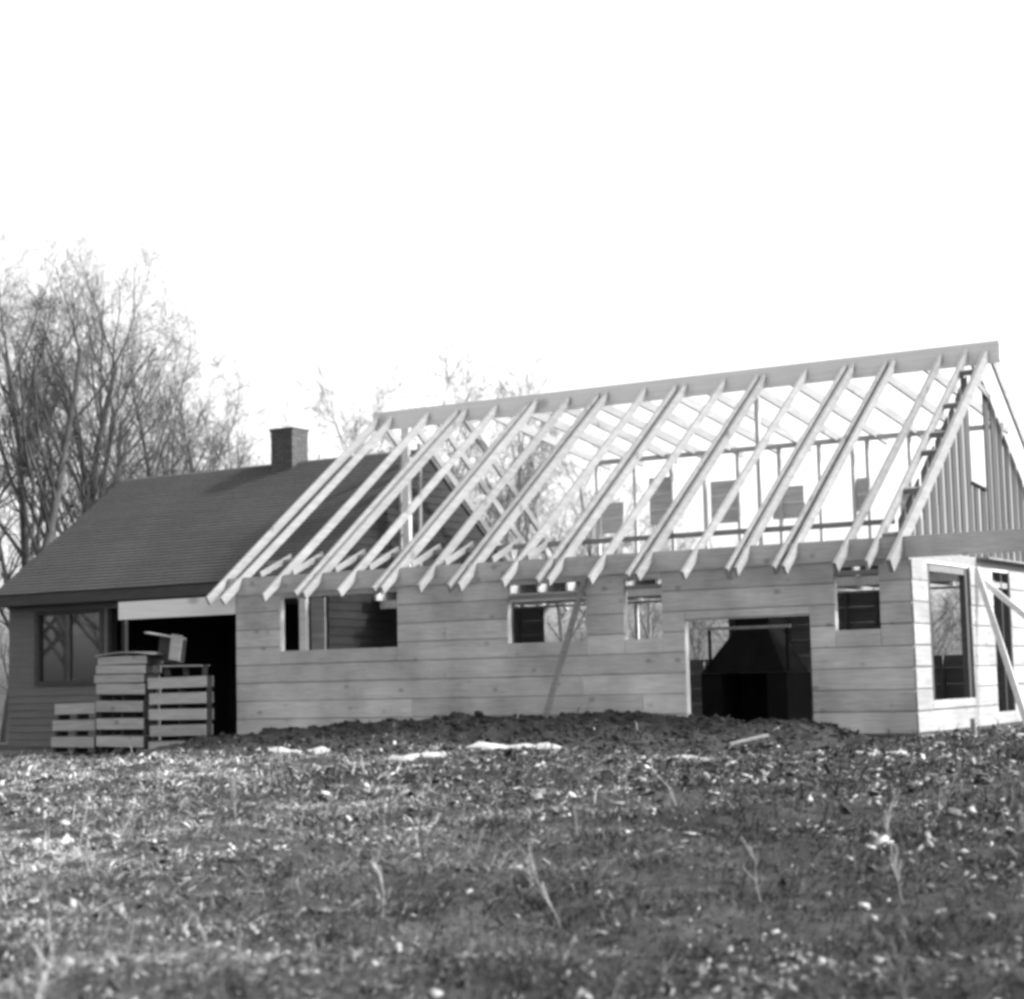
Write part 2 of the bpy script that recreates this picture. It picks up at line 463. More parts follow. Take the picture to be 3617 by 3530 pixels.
# short sloping pieces standing on the plate beside the rafters of the old-house end
for x in (-11.55, -10.85, -9.95, -9.25, -8.4, -7.75, -6.85, -6.2):
    bar('tie_board', (x, -.0, 2.78), (x, .86, 3.13), .03, .10, 'rafter', H)
# rear: steep rafters beside the old house, then a long shed dormer
for x in (-12.25, -11.6, -11.0, -10.4):
    y1 = DEP+.5; off = RD/2/cs
    bar('rear_rafter', (x, RY+.035, rtop(RY)-off), (x, y1, rtop(RY-(y1-RY))-off), RW, RD, 'rafter', H)
DZ = 5.46
for x in (-9.9, -9.1, -8.3, -7.6, -6.8, -6.0, -5.3, -4.5, -3.7, -2.9, -2.1, -1.3):
    bar('rear_rafter', (x, RY+.035, 6.02), (x, DEP+.55, 6.02-(DEP+.55-RY)*.118), RW, .17, 'rafter', H)
box('wall_plate', -10.0, -1.2, DEP-.09, DEP, DZ-.09, DZ, 'rear', H)
for x in (-9.9, -9.0, -8.15, -7.4, -6.65, -5.75, -4.9, -4.2, -3.9, -3.05, -2.2, -1.3):
    box('stud', x-.03, x+.03, DEP-.09, DEP, 2.652, DZ-.092, 'rear', H)
for x0, x1, z0, z1 in ((-9.85,-9.35,3.9,4.55),(-8.7,-8.25,4.0,5.0),(-7.3,-6.65,3.95,4.82),(-5.95,-5.3,3.95,4.60),(-4.25,-3.9,4.0,4.65),(-3.3,-2.75,3.9,4.3)):
    n = max(2, int(round((z1-z0)/.3)))
    for i in range(n):
        a = z0+(z1-z0)*i/n
        box('board', x0, x1+rr.random()*.04, DEP+.002, DEP+.027, a+.003, z0+(z1-z0)*(i+1)/n-.003, 'rear', H)
# king posts under the ridge
box('post', -11.72, -11.57, RY-.05, RY+.05, 2.655, 5.84, 'ridge', H)
box('post', -4.25, -4.18, RY-.04, RY+.04, 2.655, 5.84, 'stud', H)
# gable end: vertical boards with pale battens, an opening left in it
def groof(y): return (rtop(y) if y < RY else rtop(2*RY-y)) - .235
y = 0.62; i = 0
def slope_board(nm, ya, yb, z0, x0, x1, mt, cap=99.0):
    """vertical board whose head is cut to the roof slope"""
    za, zc = min(groof(ya), cap), min(groof(yb), cap)
    if min(za, zc)-z0 < .08: return
    V, F = box_vf(x0, x1, ya, yb, z0, 1)
    V = [(v[0], v[1], z0 if k < 4 else (za if abs(v[1]-ya) < 1e-6 else zc)) for k, v in enumerate(V)]
    part(nm, V, F, mt, H)
while y < 8.75:
    yb_ = y+.21+.05*rr.random()
    hole = 4.2 < (y+yb_)/2 < 4.85
    slope_board('board', y, yb_, 2.66, -.362, -.337, 'gable', 3.85 if hole else 99)
    if not hole and i not in (2, 4, 6, 7, 9, 12, 14):
        slope_board('batten', yb_+.004, y+.366, 2.67, -.372, -.352, 'batten')
    elif not hole:
        slope_board('batten', yb_+.004, y+.366, 2.67, -.372, -.352, 'batten', 3.0+.5*rr.random())
    y += .37; i += 1
box('wall_plate', -.43, -.335, .1, DEP, 2.448, 2.655, 'dark_board', H)
box('stud', -.42, -.37, 4.10, 4.16, 2.66, 5.6, 'dark_board', H)
bar('brace', (-.30, 4.3, 5.62), (-.30, 5.3, 5.36), .03, .1, 'rafter', H)
bar('sill', (-.335, 4.15, 3.86), (-.335, 4.95, 3.80), .08, .03, 'gable', H)
for x in (-.43, -.10):
    y1 = DEP+.4; off = RD/2/cs
    bar('rear_rafter', (x, RY+.035, rtop(RY)-off), (x, y1, rtop(RY-(y1-RY))-off), RW, RD, 'rafter', H)

# ------------------------------------------------------------------ old house
OX0, OX1, OYW, OYE, OYR, OZE, OZR = -20.4, -12.16, 2.6, 2.2, 6.1, 2.87, 5.60
OH = thing('old_house', (-16, 6, -0.3), 'old low house with dark shingled gable roof and brick chimney', 'house')
oyb = 2*OYR-OYW
OS = (OZR-OZE)/(OYR-OYE)
zb = -0.45
WX0, WX1, WZ0, WZ1 = -19.5, -17.75, 1.05, 2.45
zt = 2.78
V, F = join_vf(box_vf(OX0+.06, WX0, OYW, OYW+.12, zb, zt), box_vf(WX1, -17.55, OYW, OYW+.12, zb, zt), box_vf(WX0, WX1, OYW, OYW+.12, zb, WZ0), box_vf(WX0, WX1, OYW, OYW+.12, WZ1, zt), box_vf(-17.55, -12.3, OYW, OYW+.12, 2.5, zt))
part('wall', V, F, 'old_wall', OH)
z = -0.4
while z < WZ0-.12:       # clapboards under the window
    Vc = [(OX0+.06,OYW-.022,z),(-17.56,OYW-.022,z),(-17.56,OYW,z),(OX0+.06,OYW,z),(OX0+.06,OYW-.006,z+.15),(-17.56,OYW-.006,z+.15),(-17.56,OYW,z+.15),(OX0+.06,OYW,z+.15)]
    part('clapboard', Vc, box_vf(0,1,0,1,0,1)[1], 'old_wall', OH); z += .148
# far walls: rear, ends, floor
part('wall', *join_vf(box_vf(OX0+.06, OX1, oyb-.12, oyb, zb, zt), box_vf(OX0+.06, OX0+.2, OYW+.12, oyb-.12, zb, zt), box_vf(OX0+.2, OX1-.02, OYW+.12, oyb-.12, zb, zb+.1)), 'trim', OH)
# gable walls (pentagon prisms)
def penta(x0, x1):
    pr = [(OYW+.125, zb), (oyb-.125, zb), (oyb-.125, OZE+.2), (OYR, OZR-.12), (OYW+.125, OZE+.2)]
    V = [(x0, a, c) for a, c in pr] + [(x1, a, c) for a, c in pr]
    return V, [(4,3,2,1,0), (5,6,7,8,9)] + [(i, (i+1) % 5, (i+1) % 5+5, i+5) for i in range(5)]
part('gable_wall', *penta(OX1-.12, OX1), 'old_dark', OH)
part('gable_wall', *penta(OX0+.055, OX0-.02), 'old_wall', OH)
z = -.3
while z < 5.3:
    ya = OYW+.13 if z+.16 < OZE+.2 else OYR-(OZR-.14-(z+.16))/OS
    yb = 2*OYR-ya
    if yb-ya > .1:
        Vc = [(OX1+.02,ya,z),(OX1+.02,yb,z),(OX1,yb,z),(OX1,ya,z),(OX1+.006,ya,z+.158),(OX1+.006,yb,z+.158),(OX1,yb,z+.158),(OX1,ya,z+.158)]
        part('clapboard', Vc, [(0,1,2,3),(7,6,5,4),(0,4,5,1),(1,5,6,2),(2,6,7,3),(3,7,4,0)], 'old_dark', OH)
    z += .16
# roof: deck + courses of shingles, each course its own overlapping strip
th = .05
V = []
for x in (OX0, OX1+.03):
    for yy, zz in ((OYE+.02, OZE-.06), (OYR, OZR-.06), (2*OYR-OYE-.02, OZE-.06), (OYR, OZR-.06-th*1.6)):
        V.append((x, yy, zz))
V[3] = (OX0, OYR, OZR-.15); V[7] = (OX1+.03, OYR, OZR-.15)
roofV = []
for x in (OX0, OX1+.03):
    roofV += [(x, OYE+.02, OZE-.09), (x, OYE+.02, OZE-.012), (x, OYR, OZR-.012), (x, 2*OYR-OYE-.02, OZE-.012), (x, 2*OYR-OYE-.02, OZE-.09), (x, OYR, OZR-.10)]
roofF = [(0,1,2,5),(2,3,4,5),(6,11,8,7),(8,11,10,9)] + [(a, b, b+6, a+6)[::-1] for a, b in ((0,1),(1,2),(2,3),(3,4),(4,5),(5,0))]
RF = part('roof', roofV, roofF, 'shingle', OH)
nc = 40
sl = math.hypot(OYR-OYE, OZR-OZE)
ey, ez = (OYR-OYE)/sl, (OZR-OZE)/sl
for k in range(nc):
    a, c = sl*k/nc - .02, sl*(k+1)/nc + .03
    t0 = .024; t1 = .003
    Vc = []
    nseg = 14
    for j in range(nseg+1):
        x = OX0-.02 + (OX1+.05-OX0)*j/nseg
        wv = (rng.random()-.5)*.012
        for s, t in ((a+wv, -.008), (a+wv, t0), (c, t1), (c, -.008)):
            Vc.append((x, OYE + ey*s - ez*t, OZE + ez*s + ey*t))
    Fc = []
    for j in range(nseg):
        q = j*4
        Fc += [(q, q+4, q+5, q+1), (q+1, q+5, q+6, q+2), (q+2, q+6, q+7, q+3)]
    part('shingle_course', Vc, Fc, 'shingle', RF)
box('fascia', OX0, OX1+.02, OYE+.0, OYE+.022, OZE-.24, OZE-.03, 'trim', OH)
box('soffit', OX0, OX1, OYE+.024, OYW+.0, OZE-.24, OZE-.2, 'trim', OH)
# window with mullions
WN = box('window', WX0, WX1, OYW+.05, OYW+.06, WZ0, WZ1, 'glass', OH)
for a0, a1, c0, c1 in ((WX0-.07, WX0+.02, WZ0-.06, WZ1+.06), (WX1-.02, WX1+.07, WZ0-.06, WZ1+.06), (WX0+.022, WX1-.022, WZ1-.02, WZ1+.06), (WX0+.022, WX1-.022, WZ0-.07, WZ0+.02)):
    box('frame', a0, a1, OYW-.035, OYW+.048, c0, c1, 'trim', WN)
x = (WX0+WX1)/2
box('mullion', x-.014, x+.014, OYW+.02, OYW+.048, WZ0+.022, WZ1-.022, 'trim', WN)
box('door_frame', -17.55, -17.45, OYW-.02, OYW+.14, zb, 2.5, 'old_dark', OH)
# chimney of bricks
CX0, CX1, CY0, CY1, CZ0, CZ1 = -15.95, -15.38, 5.85, 6.40, 5.2, 6.28
CH = box('chimney', CX0+.015, CX1-.015, CY0+.015, CY1-.015, CZ0, CZ1+.01, 'mortar', OH)
bm1 = bpy.data.meshes.new('brick'); Vb, Fb = box_vf(-.09, .09, -.05, .05, -.03, .03)
bm1.from_pydata(Vb, [], Fb); bm1.materials.append(M['brick'])
og = ORG[CH.name]
k = 0; z = CZ0+.05
while z < CZ1:
    n = 3
    top = z > CZ1-.15
    o = .012 if top else 0
    for side in range(4):
        L_ = (CX1-CX0) if side in (0, 2) else (CY1-CY0)
        for j in range(n):
            t = (j+.5)/n*L_ + (.03 if k % 2 else -.03)*(1 if side in (0, 1) else -1)
            t = min(max(t, .085), L_-.085)
            if side == 0: p, r = (CX0+t, CY0+.05-o, z), 0
            elif side == 2: p, r = (CX0+t, CY1-.05+o, z), 0
            elif side == 1: p, r = (CX1-.05+o, CY0+t, z), R(90)
            else: p, r = (CX0+.05-o, CY0+t, z), R(90)
            b_ = link('brick', bm1, CH, (p[0]-og[0], p[1]-og[1], p[2]-og[2]))
            b_.rotation_euler = (0, 0, r)
            b_.scale = (L_/n/.19, 1, 1)
    z += .072; k += 1
box('cap', CX0-.03, CX1+.03, CY0-.03, CY1+.03, CZ1+.012, CZ1+.05, 'mortar', CH)

# ------------------------------------------------------------------ black hooded fireplace in the doorway
FP = thing('fireplace', (-3.7, 3.0, 0.03), 'black hooded fireplace with pale rail inside the wide door opening', 'fireplace')
V, F = join_vf(box_vf(-4.45, -4.1, 2.5, 3.5, .032, .90), box_vf(-3.3, -2.95, 2.5, 3.5, .032, .90), box_vf(-4.1, -3.3, 3.3, 3.5, .032, .90), box_vf(-4.1, -3.3, 2.45, 3.3, .032, .12))
part('hearth', V, F, 'iron', FP)
def frustum(x0,x1,y0,y1,z0,a0,a1,b0,b1,z1):
    V = [(x0,y0,z0),(x1,y0,z0),(x1,y1,z0),(x0,y1,z0),(a0,b0,z1),(a1,b0,z1),(a1,b1,z1),(a0,b1,z1)]
    return V, box_vf(0,1,0,1,0,1)[1]
part('hood', *frustum(-4.44, -2.98, 2.48, 3.5, .905, -3.93, -3.35, 2.75, 3.3, 1.60), 'iron', FP)
box('flue', -3.93, -3.35, 2.75, 3.3, 1.602, 2.42, 'iron', FP)
box('rail', -4.30, -2.84, 2.43, 2.47, 1.60, 1.65, 'rafter', FP)
for x in (-4.25, -2.9): box('rail_post', x-.02, x+.02, 2.43, 2.47, .905, 1.598, 'iron', FP)

# ------------------------------------------------------------------ stacked wooden crates
def crate(x0, x1, y0, y1, z0, z1, label, front=0.19, lid=False, rot=None):
    c = ((x0+x1)/2, (y0+y1)/2, z0)
    t = thing('wooden_crate', c, label, 'crate', 'stacked wooden crates')
    h = z1-z0; e = .022
    j = lambda s: (rng.random()-.5)*s
    zf = z1-front
    box('front_board', x0+j(.02), x1+j(.02), y0, y0+e, zf, z1-.004+j(.008), 'crate', t)
    box('back_board', x0, x1, y1-e, y1, zf, z1-.004, 'crate', t)
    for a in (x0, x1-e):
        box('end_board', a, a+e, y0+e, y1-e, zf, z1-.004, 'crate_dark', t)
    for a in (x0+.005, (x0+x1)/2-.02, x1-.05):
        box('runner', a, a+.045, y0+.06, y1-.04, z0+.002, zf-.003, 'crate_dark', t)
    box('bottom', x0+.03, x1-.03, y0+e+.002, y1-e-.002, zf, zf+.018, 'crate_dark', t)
    for k_ in range(3):
        yy = y0+.04+(y1-y0-.08)*k_/3
        box('slat', x0+.024, x1-.024, yy, yy+(y1-y0-.14)/3, z1-.03, z1-.008, 'crate', t)
    if lid:
        V = []; F = []
        n = 6
        for i in range(n+1):
            x = x0-.03+(x1-x0+.18)*i/n; bz = z1+.002+.05*math.sin(math.pi*i/n)
            V += [(x, y0-.04, bz), (x, y1, bz), (x, y1, bz+.02), (x, y0-.04, bz+.02)]
        for i in range(n):
            q = i*4; F += [(q, q+1, q+5, q+4), (q+2, q+3, q+7, q+6), (q+3, q, q+4, q+7), (q+1, q+2, q+6, q+5)]
        F += [(0, 3, 2, 1), (n*4, n*4+1, n*4+2, n*4+3)]
        part('warped_lid', V, F, 'crate', t)
    t.rotation_euler = rot or (0, R(rng.uniform(-.9, .9)), R(rng.uniform(-2.2, 2.2)))
    return t
g0 = -.24
ordn = ['bottom', 'second', 'third', 'fourth', 'fifth', 'sixth', 'top']
for k in range(3):
    crate(-15.89+.02*k, -14.86, -.62+.03*k, -.2, g0+.295*k, g0+.295*(k+1), '%s crate of the low stack under the old house window' % ('bottom', 'middle', 'topmost')[k])
zz = g0
for k in range(4):
    crate(-14.80+(.05 if k == 3 else rng.random()*.04), -13.70+rng.random()*.05, -.64, -.2, zz, zz+.303, '%s slatted crate from the ground in the tallest stack' % ('first', 'second', 'third', 'fourth')[k]); zz += .305
for k in range(3):
    crate(-14.80+.04*k, -13.68+.04*k, -.64, -.2, zz, zz+.158, ('shallow crate lowest of three tight ones topping the tallest stack', 'shallow crate in the middle of three tight ones topping the tallest stack', 'shallow crate with warped lid capping the tallest stack')[k], front=.145, lid=(k == 2)); zz += .16
z3 = zz+.07
zz = g0-.06
for k in range(5):
    crate(-13.58+rng.random()*.03, -12.31+rng.random()*.03, -.60, -.40, zz, zz+.272, '%s crate from the ground in the stack beside the new board wall' % ('first', 'second', 'third', 'fourth', 'fifth')[k]); zz += .274
crate(-13.30, -12.40, -.56, -.36, zz, zz+.2, 'crate set back on top of the stack beside the new wall', front=.03)
# tilted open crate on top
T = thing('wooden_crate', (-13.1, -.1, 1.26), 'open crate tipped on its side at the top of the stacks', 'crate', 'stacked wooden crates')
box('top_board', -13.85, -12.98, -.5, -.36, 1.735, 1.755, 'crate', T)
box('end_board', -13.0, -12.978, -.5, -.36, 1.32, 1.733, 'crate_dark', T)
box('front_stile', -13.19, -12.95, -.53, -.502, 1.36, 1.80, 'crate', T)
box('bottom_board', -13.60, -13.002, -.5, -.36, 1.30, 1.318, 'crate_dark', T)
box('back_board', -13.60, -13.002, -.36, -.34, 1.32, 1.733, 'crate_dark', T)
T.rotation_euler = (0, R(9), 0)
T.location.z += .0

# ------------------------------------------------------------------ props, braces, stake
def plank(name, p0, p1, w_, h_, mt, label, cat, upv=(0, 1, 0)):
    o = bar(name, p0, p1, w_, h_, mt, None, upv, origin=p0)
    return tag(o, label, cat)
plank('leaning_pole', (-5.60, -.62, .28), (-5.12, -.10, 2.44), .085, .05, 'dark_board', 'long grey pole leaning against the wall at the open middle window', 'pole')
plank('wall_brace', (.72, 2.95, -.06), (.03, 2.95, 2.42), .09, .04, 'ridge', 'steep pale brace board propping the sunlit end wall', 'brace')
plank('wall_brace', (2.58, 3.08, -.06), (.03, 3.08, 2.28), .09, .04, 'ridge', 'slanting pale brace board running from the sunlit end wall to the ground', 'brace')
plank('lath', (-11.0, 2.3, .05), (-9.7, 2.35, 2.3), .05, .03, 'rafter', 'thin pale lath leaning inside the big window opening', 'lath')
bar('stake', (1.02, -.72, -.3), (1.0, -.72, .22), .06, .05, 'dark_board', None, (0, 1, 0), origin=(1.0, -.72, -.1))
tag(bpy.data.objects['stake'], 'short wooden stake driven into the rubble by the house corner', 'stake')
# ladder on the loft behind the left rafters
LD = thing('ladder', (-10.9, 4.9, 2.65), 'pale ladder leaning inside the roof frame before the dark shingles', 'ladder')
l0, l1 = Vector((-12.05, 5.0, 2.66)), Vector((-11.75, 4.62, 5.5))
sx_ = Vector((.42, .05, 0))
for s in (0, 1): bar('rail', l0+sx_*s, l1+sx_*s, .035, .08, 'rafter', LD, (0, 1, 0))
for k in range(9):
    p = l0+(l1-l0)*((k+.6)/9.3)
    bar('rung', p, p+sx_, .035, .035, 'rafter', LD)

# ------------------------------------------------------------------ bare trees
def tree_branches(seed, Ht, r0, nlimb, twig, levels=4, spread=1.0, fork=.25):
    rr = random.Random(seed)
    out = []
    def rv(): return Vector((rr.gauss(0, 1), rr.gauss(0, 1), rr.gauss(0, 1)))
    def grow(p, d, L_, r, lev):
        n = (9, 7, 5, 4, 3)[lev]
        pts = [(p.copy(), r)]
        seg = L_/n
        for i in range(n):
            d = (d + rv()*(.05, .11, .15, .18, .2)[lev] + Vector((0, 0, (.04, .09, .06, .04, .02)[lev]))).normalized()
            p = p + d*seg
            pts.append((p.copy(), max(r*(1-(i+1)/n*(.75 if lev else .72)), twig*.7)))
        out.append((lev, pts))
        if lev >= levels: return
        nb = (nlimb, 8, 7, 5)[lev]
        for k in range(nb):
            f = (fork + (1-fork)*(k+rr.random())/nb) if lev == 0 else (.18+.82*(k+rr.random())/nb)
            idx = min(int(f*n), n-1); fr = f*n-idx
            a, b = pts[idx][0], pts[idx+1][0]
            q = a+(b-a)*fr; rq = pts[idx][1]
            axis_ = (b-a).normalized()
            s = axis_.cross(rv()).normalized()
            ang = R(rr.uniform(22, 48) if lev == 0 else rr.uniform(25, 60))*spread
            nd = (axis_*math.cos(ang)+s*math.sin(ang)).normalized()
            cl = L_*(rr.uniform(.40, .66)*(1.05-.45*f) if lev == 0 else rr.uniform(.34, .6)*(1.1-.5*f))
            grow(q, nd, cl, max(rq*(.45, .50, .5, .5)[lev], twig), lev+1)
    grow(Vector((0, 0, -.3)), Vector((rr.gauss(0, .04), rr.gauss(0, .04), 1)).normalized(), Ht, r0, 0)
    return out
def tubes(br, levs):
    V = []; F = []
    for lev, pts in br:
        if lev not in levs: continue
        k = (8, 6, 4, 3, 3)[lev]
        base = len(V)
        for i, (p, r) in enumerate(pts):
            d = (pts[min(i+1, len(pts)-1)][0]-pts[max(i-1, 0)][0]).normalized()
            s = d.orthogonal().normalized(); u = d.cross(s)
            for j in range(k):
                a = 2*math.pi*j/k
                q = p+s*(r*math.cos(a))+u*(r*math.sin(a))
                V.append((q.x, q.y, q.z))
        for i in range(len(pts)-1):
            for j in range(k):
                a = base+i*k+j; b = base+i*k+(j+1) % k
                F.append((a, b, b+k, a+k))
    return V, F
def tree_meshes(name, seed, Ht, r0, nl, twig, mt, levels=4, spread=1.0, fork=.25):
    br = tree_branches(seed, Ht, r0, nl, twig, levels, spread, fork)
    res = []
    for nm, lv in (('trunk', (0,)), ('crown', (1, 2, 3, 4))):
        V, F = tubes(br, lv)
        me = bpy.data.meshes.new(nm)
        me.from_pydata(V, [], F); me.materials.append(M[mt])
        me.polygons.foreach_set('use_smooth', [True]*len(me.polygons))
        res.append(me)
    return res
TV = [tree_meshes('a', 3, 11.5, .21, 15, .0048, 'bark'), tree_meshes('b', 8, 12.5, .22, 16, .0048, 'bark', spread=.85, fork=.2), tree_meshes('c', 15, 9.0, .13, 13, .0045, 'bark', spread=.9, fork=.12)]
TF = [tree_meshes('d', 23, 11.5, .17, 14, .008, 'bark_hazed'), tree_meshes('e', 31, 10.0, .15, 13, .008, 'bark_hazed', spread=1.1, fork=.15)]
def px_ground(px, dist):
    a = YAW - math.atan((px-1808.5)/6451.93)
    x = CAM.x - math.sin(a)*dist; y_ = CAM.y + math.cos(a)*dist
    return x, y_
def put_tree(px, dist, var, hs, label, group, name='bare_tree', ws=1.0):
    x, y_ = px_ground(px, dist)
    t = thing(name, (x, y_, float(gz(x, y_))), label, 'tree', group)
    for nm, me in zip(('trunk', 'crown'), var): link(nm, me, t)
    t.rotation_euler = (0, 0, rng.random()*6.28)
    t.scale = (hs*ws, hs*ws, hs)
near_trees = [(-200, 50, 1, .84, 'stout bare tree half beyond the far end of the old house'), (15, 48, 0, .92, 'bare tree with thick trunk at the end of the old roof slope'), (110, 53, 1, .88, 'tall slim bare tree between two thicker trunks behind the old roof'), (185, 50, 1, .83, 'tallest bare tree with thick straight trunk behind the old roof'), (345, 49, 0, .86, 'bare tree with forked trunk rising behind the old roof ridge end'), (480, 57, 0, .84, 'bare tree leaning out beside the forked tree behind the old roof'), (620, 58, 2, 1.18, 'lower bushy bare tree behind the middle of the old roof'), (770, 60, 2, 1.06, 'small bare tree behind the old roof near the chimney'), (890, 63, 2, .98, 'slender bare tree just beside the brick chimney'), (540, 60, 0, .76, 'spreading bare tree behind the low bushy one near the old ridge'), (690, 64, 1, .70, 'upright bare tree between the bushy one and the chimney'), (270, 60, 2, 1.2, 'thin bare tree in the thick of the grove behind the old house')]
for px, d, v, hs, lb in near_trees: put_tree(px, d, TV[v], hs, lb, 'bare trees behind the old house')
for i, (px, d, v, hs) in enumerate([(1150, 88, 1, .62), (1250, 84, 0, .82), (1330, 82, 0, 1.05), (1440, 80, 1, .90), (1560, 84, 0, 1.12), (1700, 80, 1, 1.04), (1850, 86, 0, 1.10), (1990, 80, 1, .98), (2130, 84, 0, .88), (2270, 82, 1, .75), (2420, 84, 1, .62), (2600, 90, 0, .55), (2790, 90, 1, .5), (2980, 95, 1, .45)]):
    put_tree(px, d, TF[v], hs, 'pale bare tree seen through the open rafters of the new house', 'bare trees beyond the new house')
for x, y_, hs, lb in ((-29, -8, .8, 'bare tree standing out beyond the old house window'), (-32.5, -9.5, .9, 'second bare tree standing out beyond the old house window'), (-30, -11.8, .75, 'third bare tree standing out beyond the old house window'), (-34, -6.5, .9, 'fourth bare tree standing out beyond the old house window')):
    t = thing('bare_tree', (x, y_, -.5), lb, 'tree', 'bare trees facing the old house')
    for nm, me in zip(('trunk', 'crown'), TV[1]): link(nm, me, t)
    t.rotation_euler = (0, 0, x); t.scale = (hs, hs, hs)
# far belt of scrub, one mass
belt = []
def far_belt():
    V = []; F = []
    brs = [tree_branches(50+i, 6.0, .10, 9, .013, 3, 1.15, .08) for i in range(3)]
    tb = [tubes(b_, (0, 1, 2, 3)) for b_ in brs]
    for i in range(46):
        px = -300 + i*92 + rng.uniform(-30, 30); d = rng.uniform(105, 130)
        x, y_ = px_ground(px, d); z_ = float(gz(x, y_)); s = rng.uniform(.75, 1.25); a = rng.random()*6.28
        v, f = tb[i % 3]; n = len(V); ca, sa = math.cos(a)*s*1.3, math.sin(a)*s*1.3
        V += [(x+p[0]*ca-p[1]*sa, y_+p[0]*sa+p[1]*ca, z_+p[2]*s) for p in v]
        F += [tuple(q+n for q in ff) for ff in f]
    return V, F
fb = part('scrub_belt', *far_belt(), 'bark_hazed', None)
tag(fb, 'far belt of bare scrub beyond the open field', 'scrub', kind='stuff')

# ------------------------------------------------------------------ rough grass, chips, scraps, snow, weeds
fx, fy = -math.sin(YAW), math.cos(YAW)
def wedge(n, d0, d1, half, power=1.0):
    u = nrg.random(n)
    d = (d0**power + u*(d1**power-d0**power))**(1/power)
    a = YAW - (nrg.random(n)*2-1)*half
    x = CAM.x - np.sin(a)*d; y_ = CAM.y + np.cos(a)*d
    ok = ~((y_ > -0.15) & (x < 0.15)) & ~((y_ > -.8) & (x < -12.2)) & (y_ < 6)
    bankd = (x < -0.6) & (x > -12.3) & (y_ > -4.3+2.2*fbm(x*.8, y_*.8, 77))
    return x, y_, d, ok, bankd
def grass():
    x, y_, d, ok, bk = wedge(420000, 4.3, 34, R(22), .7)
    dens = fbm(x*.5, y_*.5, 91)
    keep = ok & ~(bk & (nrg.random(len(x)) < .85)) & (nrg.random(len(x)) < np.clip((dens-.3)*5, .68, 1))
    x, y_, d, dens = x[keep], y_[keep], d[keep], dens[keep]; n = len(x)
    z = gz(x, y_)
    bkz = (y_ > -4.4) & (x < -.6) & (x > -12.3)
    z = np.where(bkz, np.maximum(z, bank(x, y_)), z)
    clump = fbm(x*1.3, y_*1.3, 55)
    tuft = np.clip((fbm(x*2.6, y_*2.6, 57)-.42)*5, 0, 1)
    tall = nrg.random(n) < .012
    h = (.010+.030*np.clip((clump-.3)*2.2, 0, 1)*nrg.random(n)+.07*tuft*nrg.random(n)**2+.012*nrg.random(n))+tall*(.05+.13*nrg.random(n))
    lean = nrg.normal(0, 1, (n, 2))*np.where(tall, .5, 2.2)[:, None]*h[:, None] + np.array([.6, -.2])*h[:, None]
    a = nrg.random(n)*6.28; wv = (.0018+.0028*nrg.random(n))*np.clip(d/8, .8, 2.6)*np.where(tall, .8, 1)
    ox, oy = np.cos(a)*wv, np.sin(a)*wv
    P = np.stack([x, y_, z-.01], 1)
    A = P+np.stack([ox, oy, 0*ox], 1); B = P-np.stack([ox, oy, 0*ox], 1)
    mid = P+np.stack([lean[:, 0]*.35, lean[:, 1]*.35, h*.75], 1)
    C = mid+np.stack([ox, oy, 0*ox], 1)*.7; D = mid-np.stack([ox, oy, 0*ox], 1)*.7
    T_ = P+np.stack([lean[:, 0], lean[:, 1], h], 1)
    V = np.stack([A, B, C, D, T_], 1).reshape(-1, 3)
    i = np.arange(n)*5
    F = np.concatenate([np.stack([i, i+1, i+3], 1), np.stack([i, i+3, i+2], 1), np.stack([i+2, i+3, i+4], 1)])
    big = fbm(x*.22, y_*.22, 33)
    straw = np.clip((fbm(x*.9, y_*.9, 35)-.44)*7, 0, 1)
    t = .012+.085*np.clip((big-.33)*2.5, 0, 1)+.16*straw*nrg.random(n)+.06*nrg.random(n)**2+(nrg.random(n) < .14)*.30*nrg.random(n)
    cr_ = (x-CAM.x)*math.cos(YAW)+(y_-CAM.y)*math.sin(YAW)   # painted light: sun and flare pale the left, shade darkens the right
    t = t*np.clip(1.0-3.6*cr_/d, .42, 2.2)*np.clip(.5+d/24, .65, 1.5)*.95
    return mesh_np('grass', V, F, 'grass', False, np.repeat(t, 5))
tag(grass(), 'matted rough dry grass covering the field', 'grass', kind='stuff')
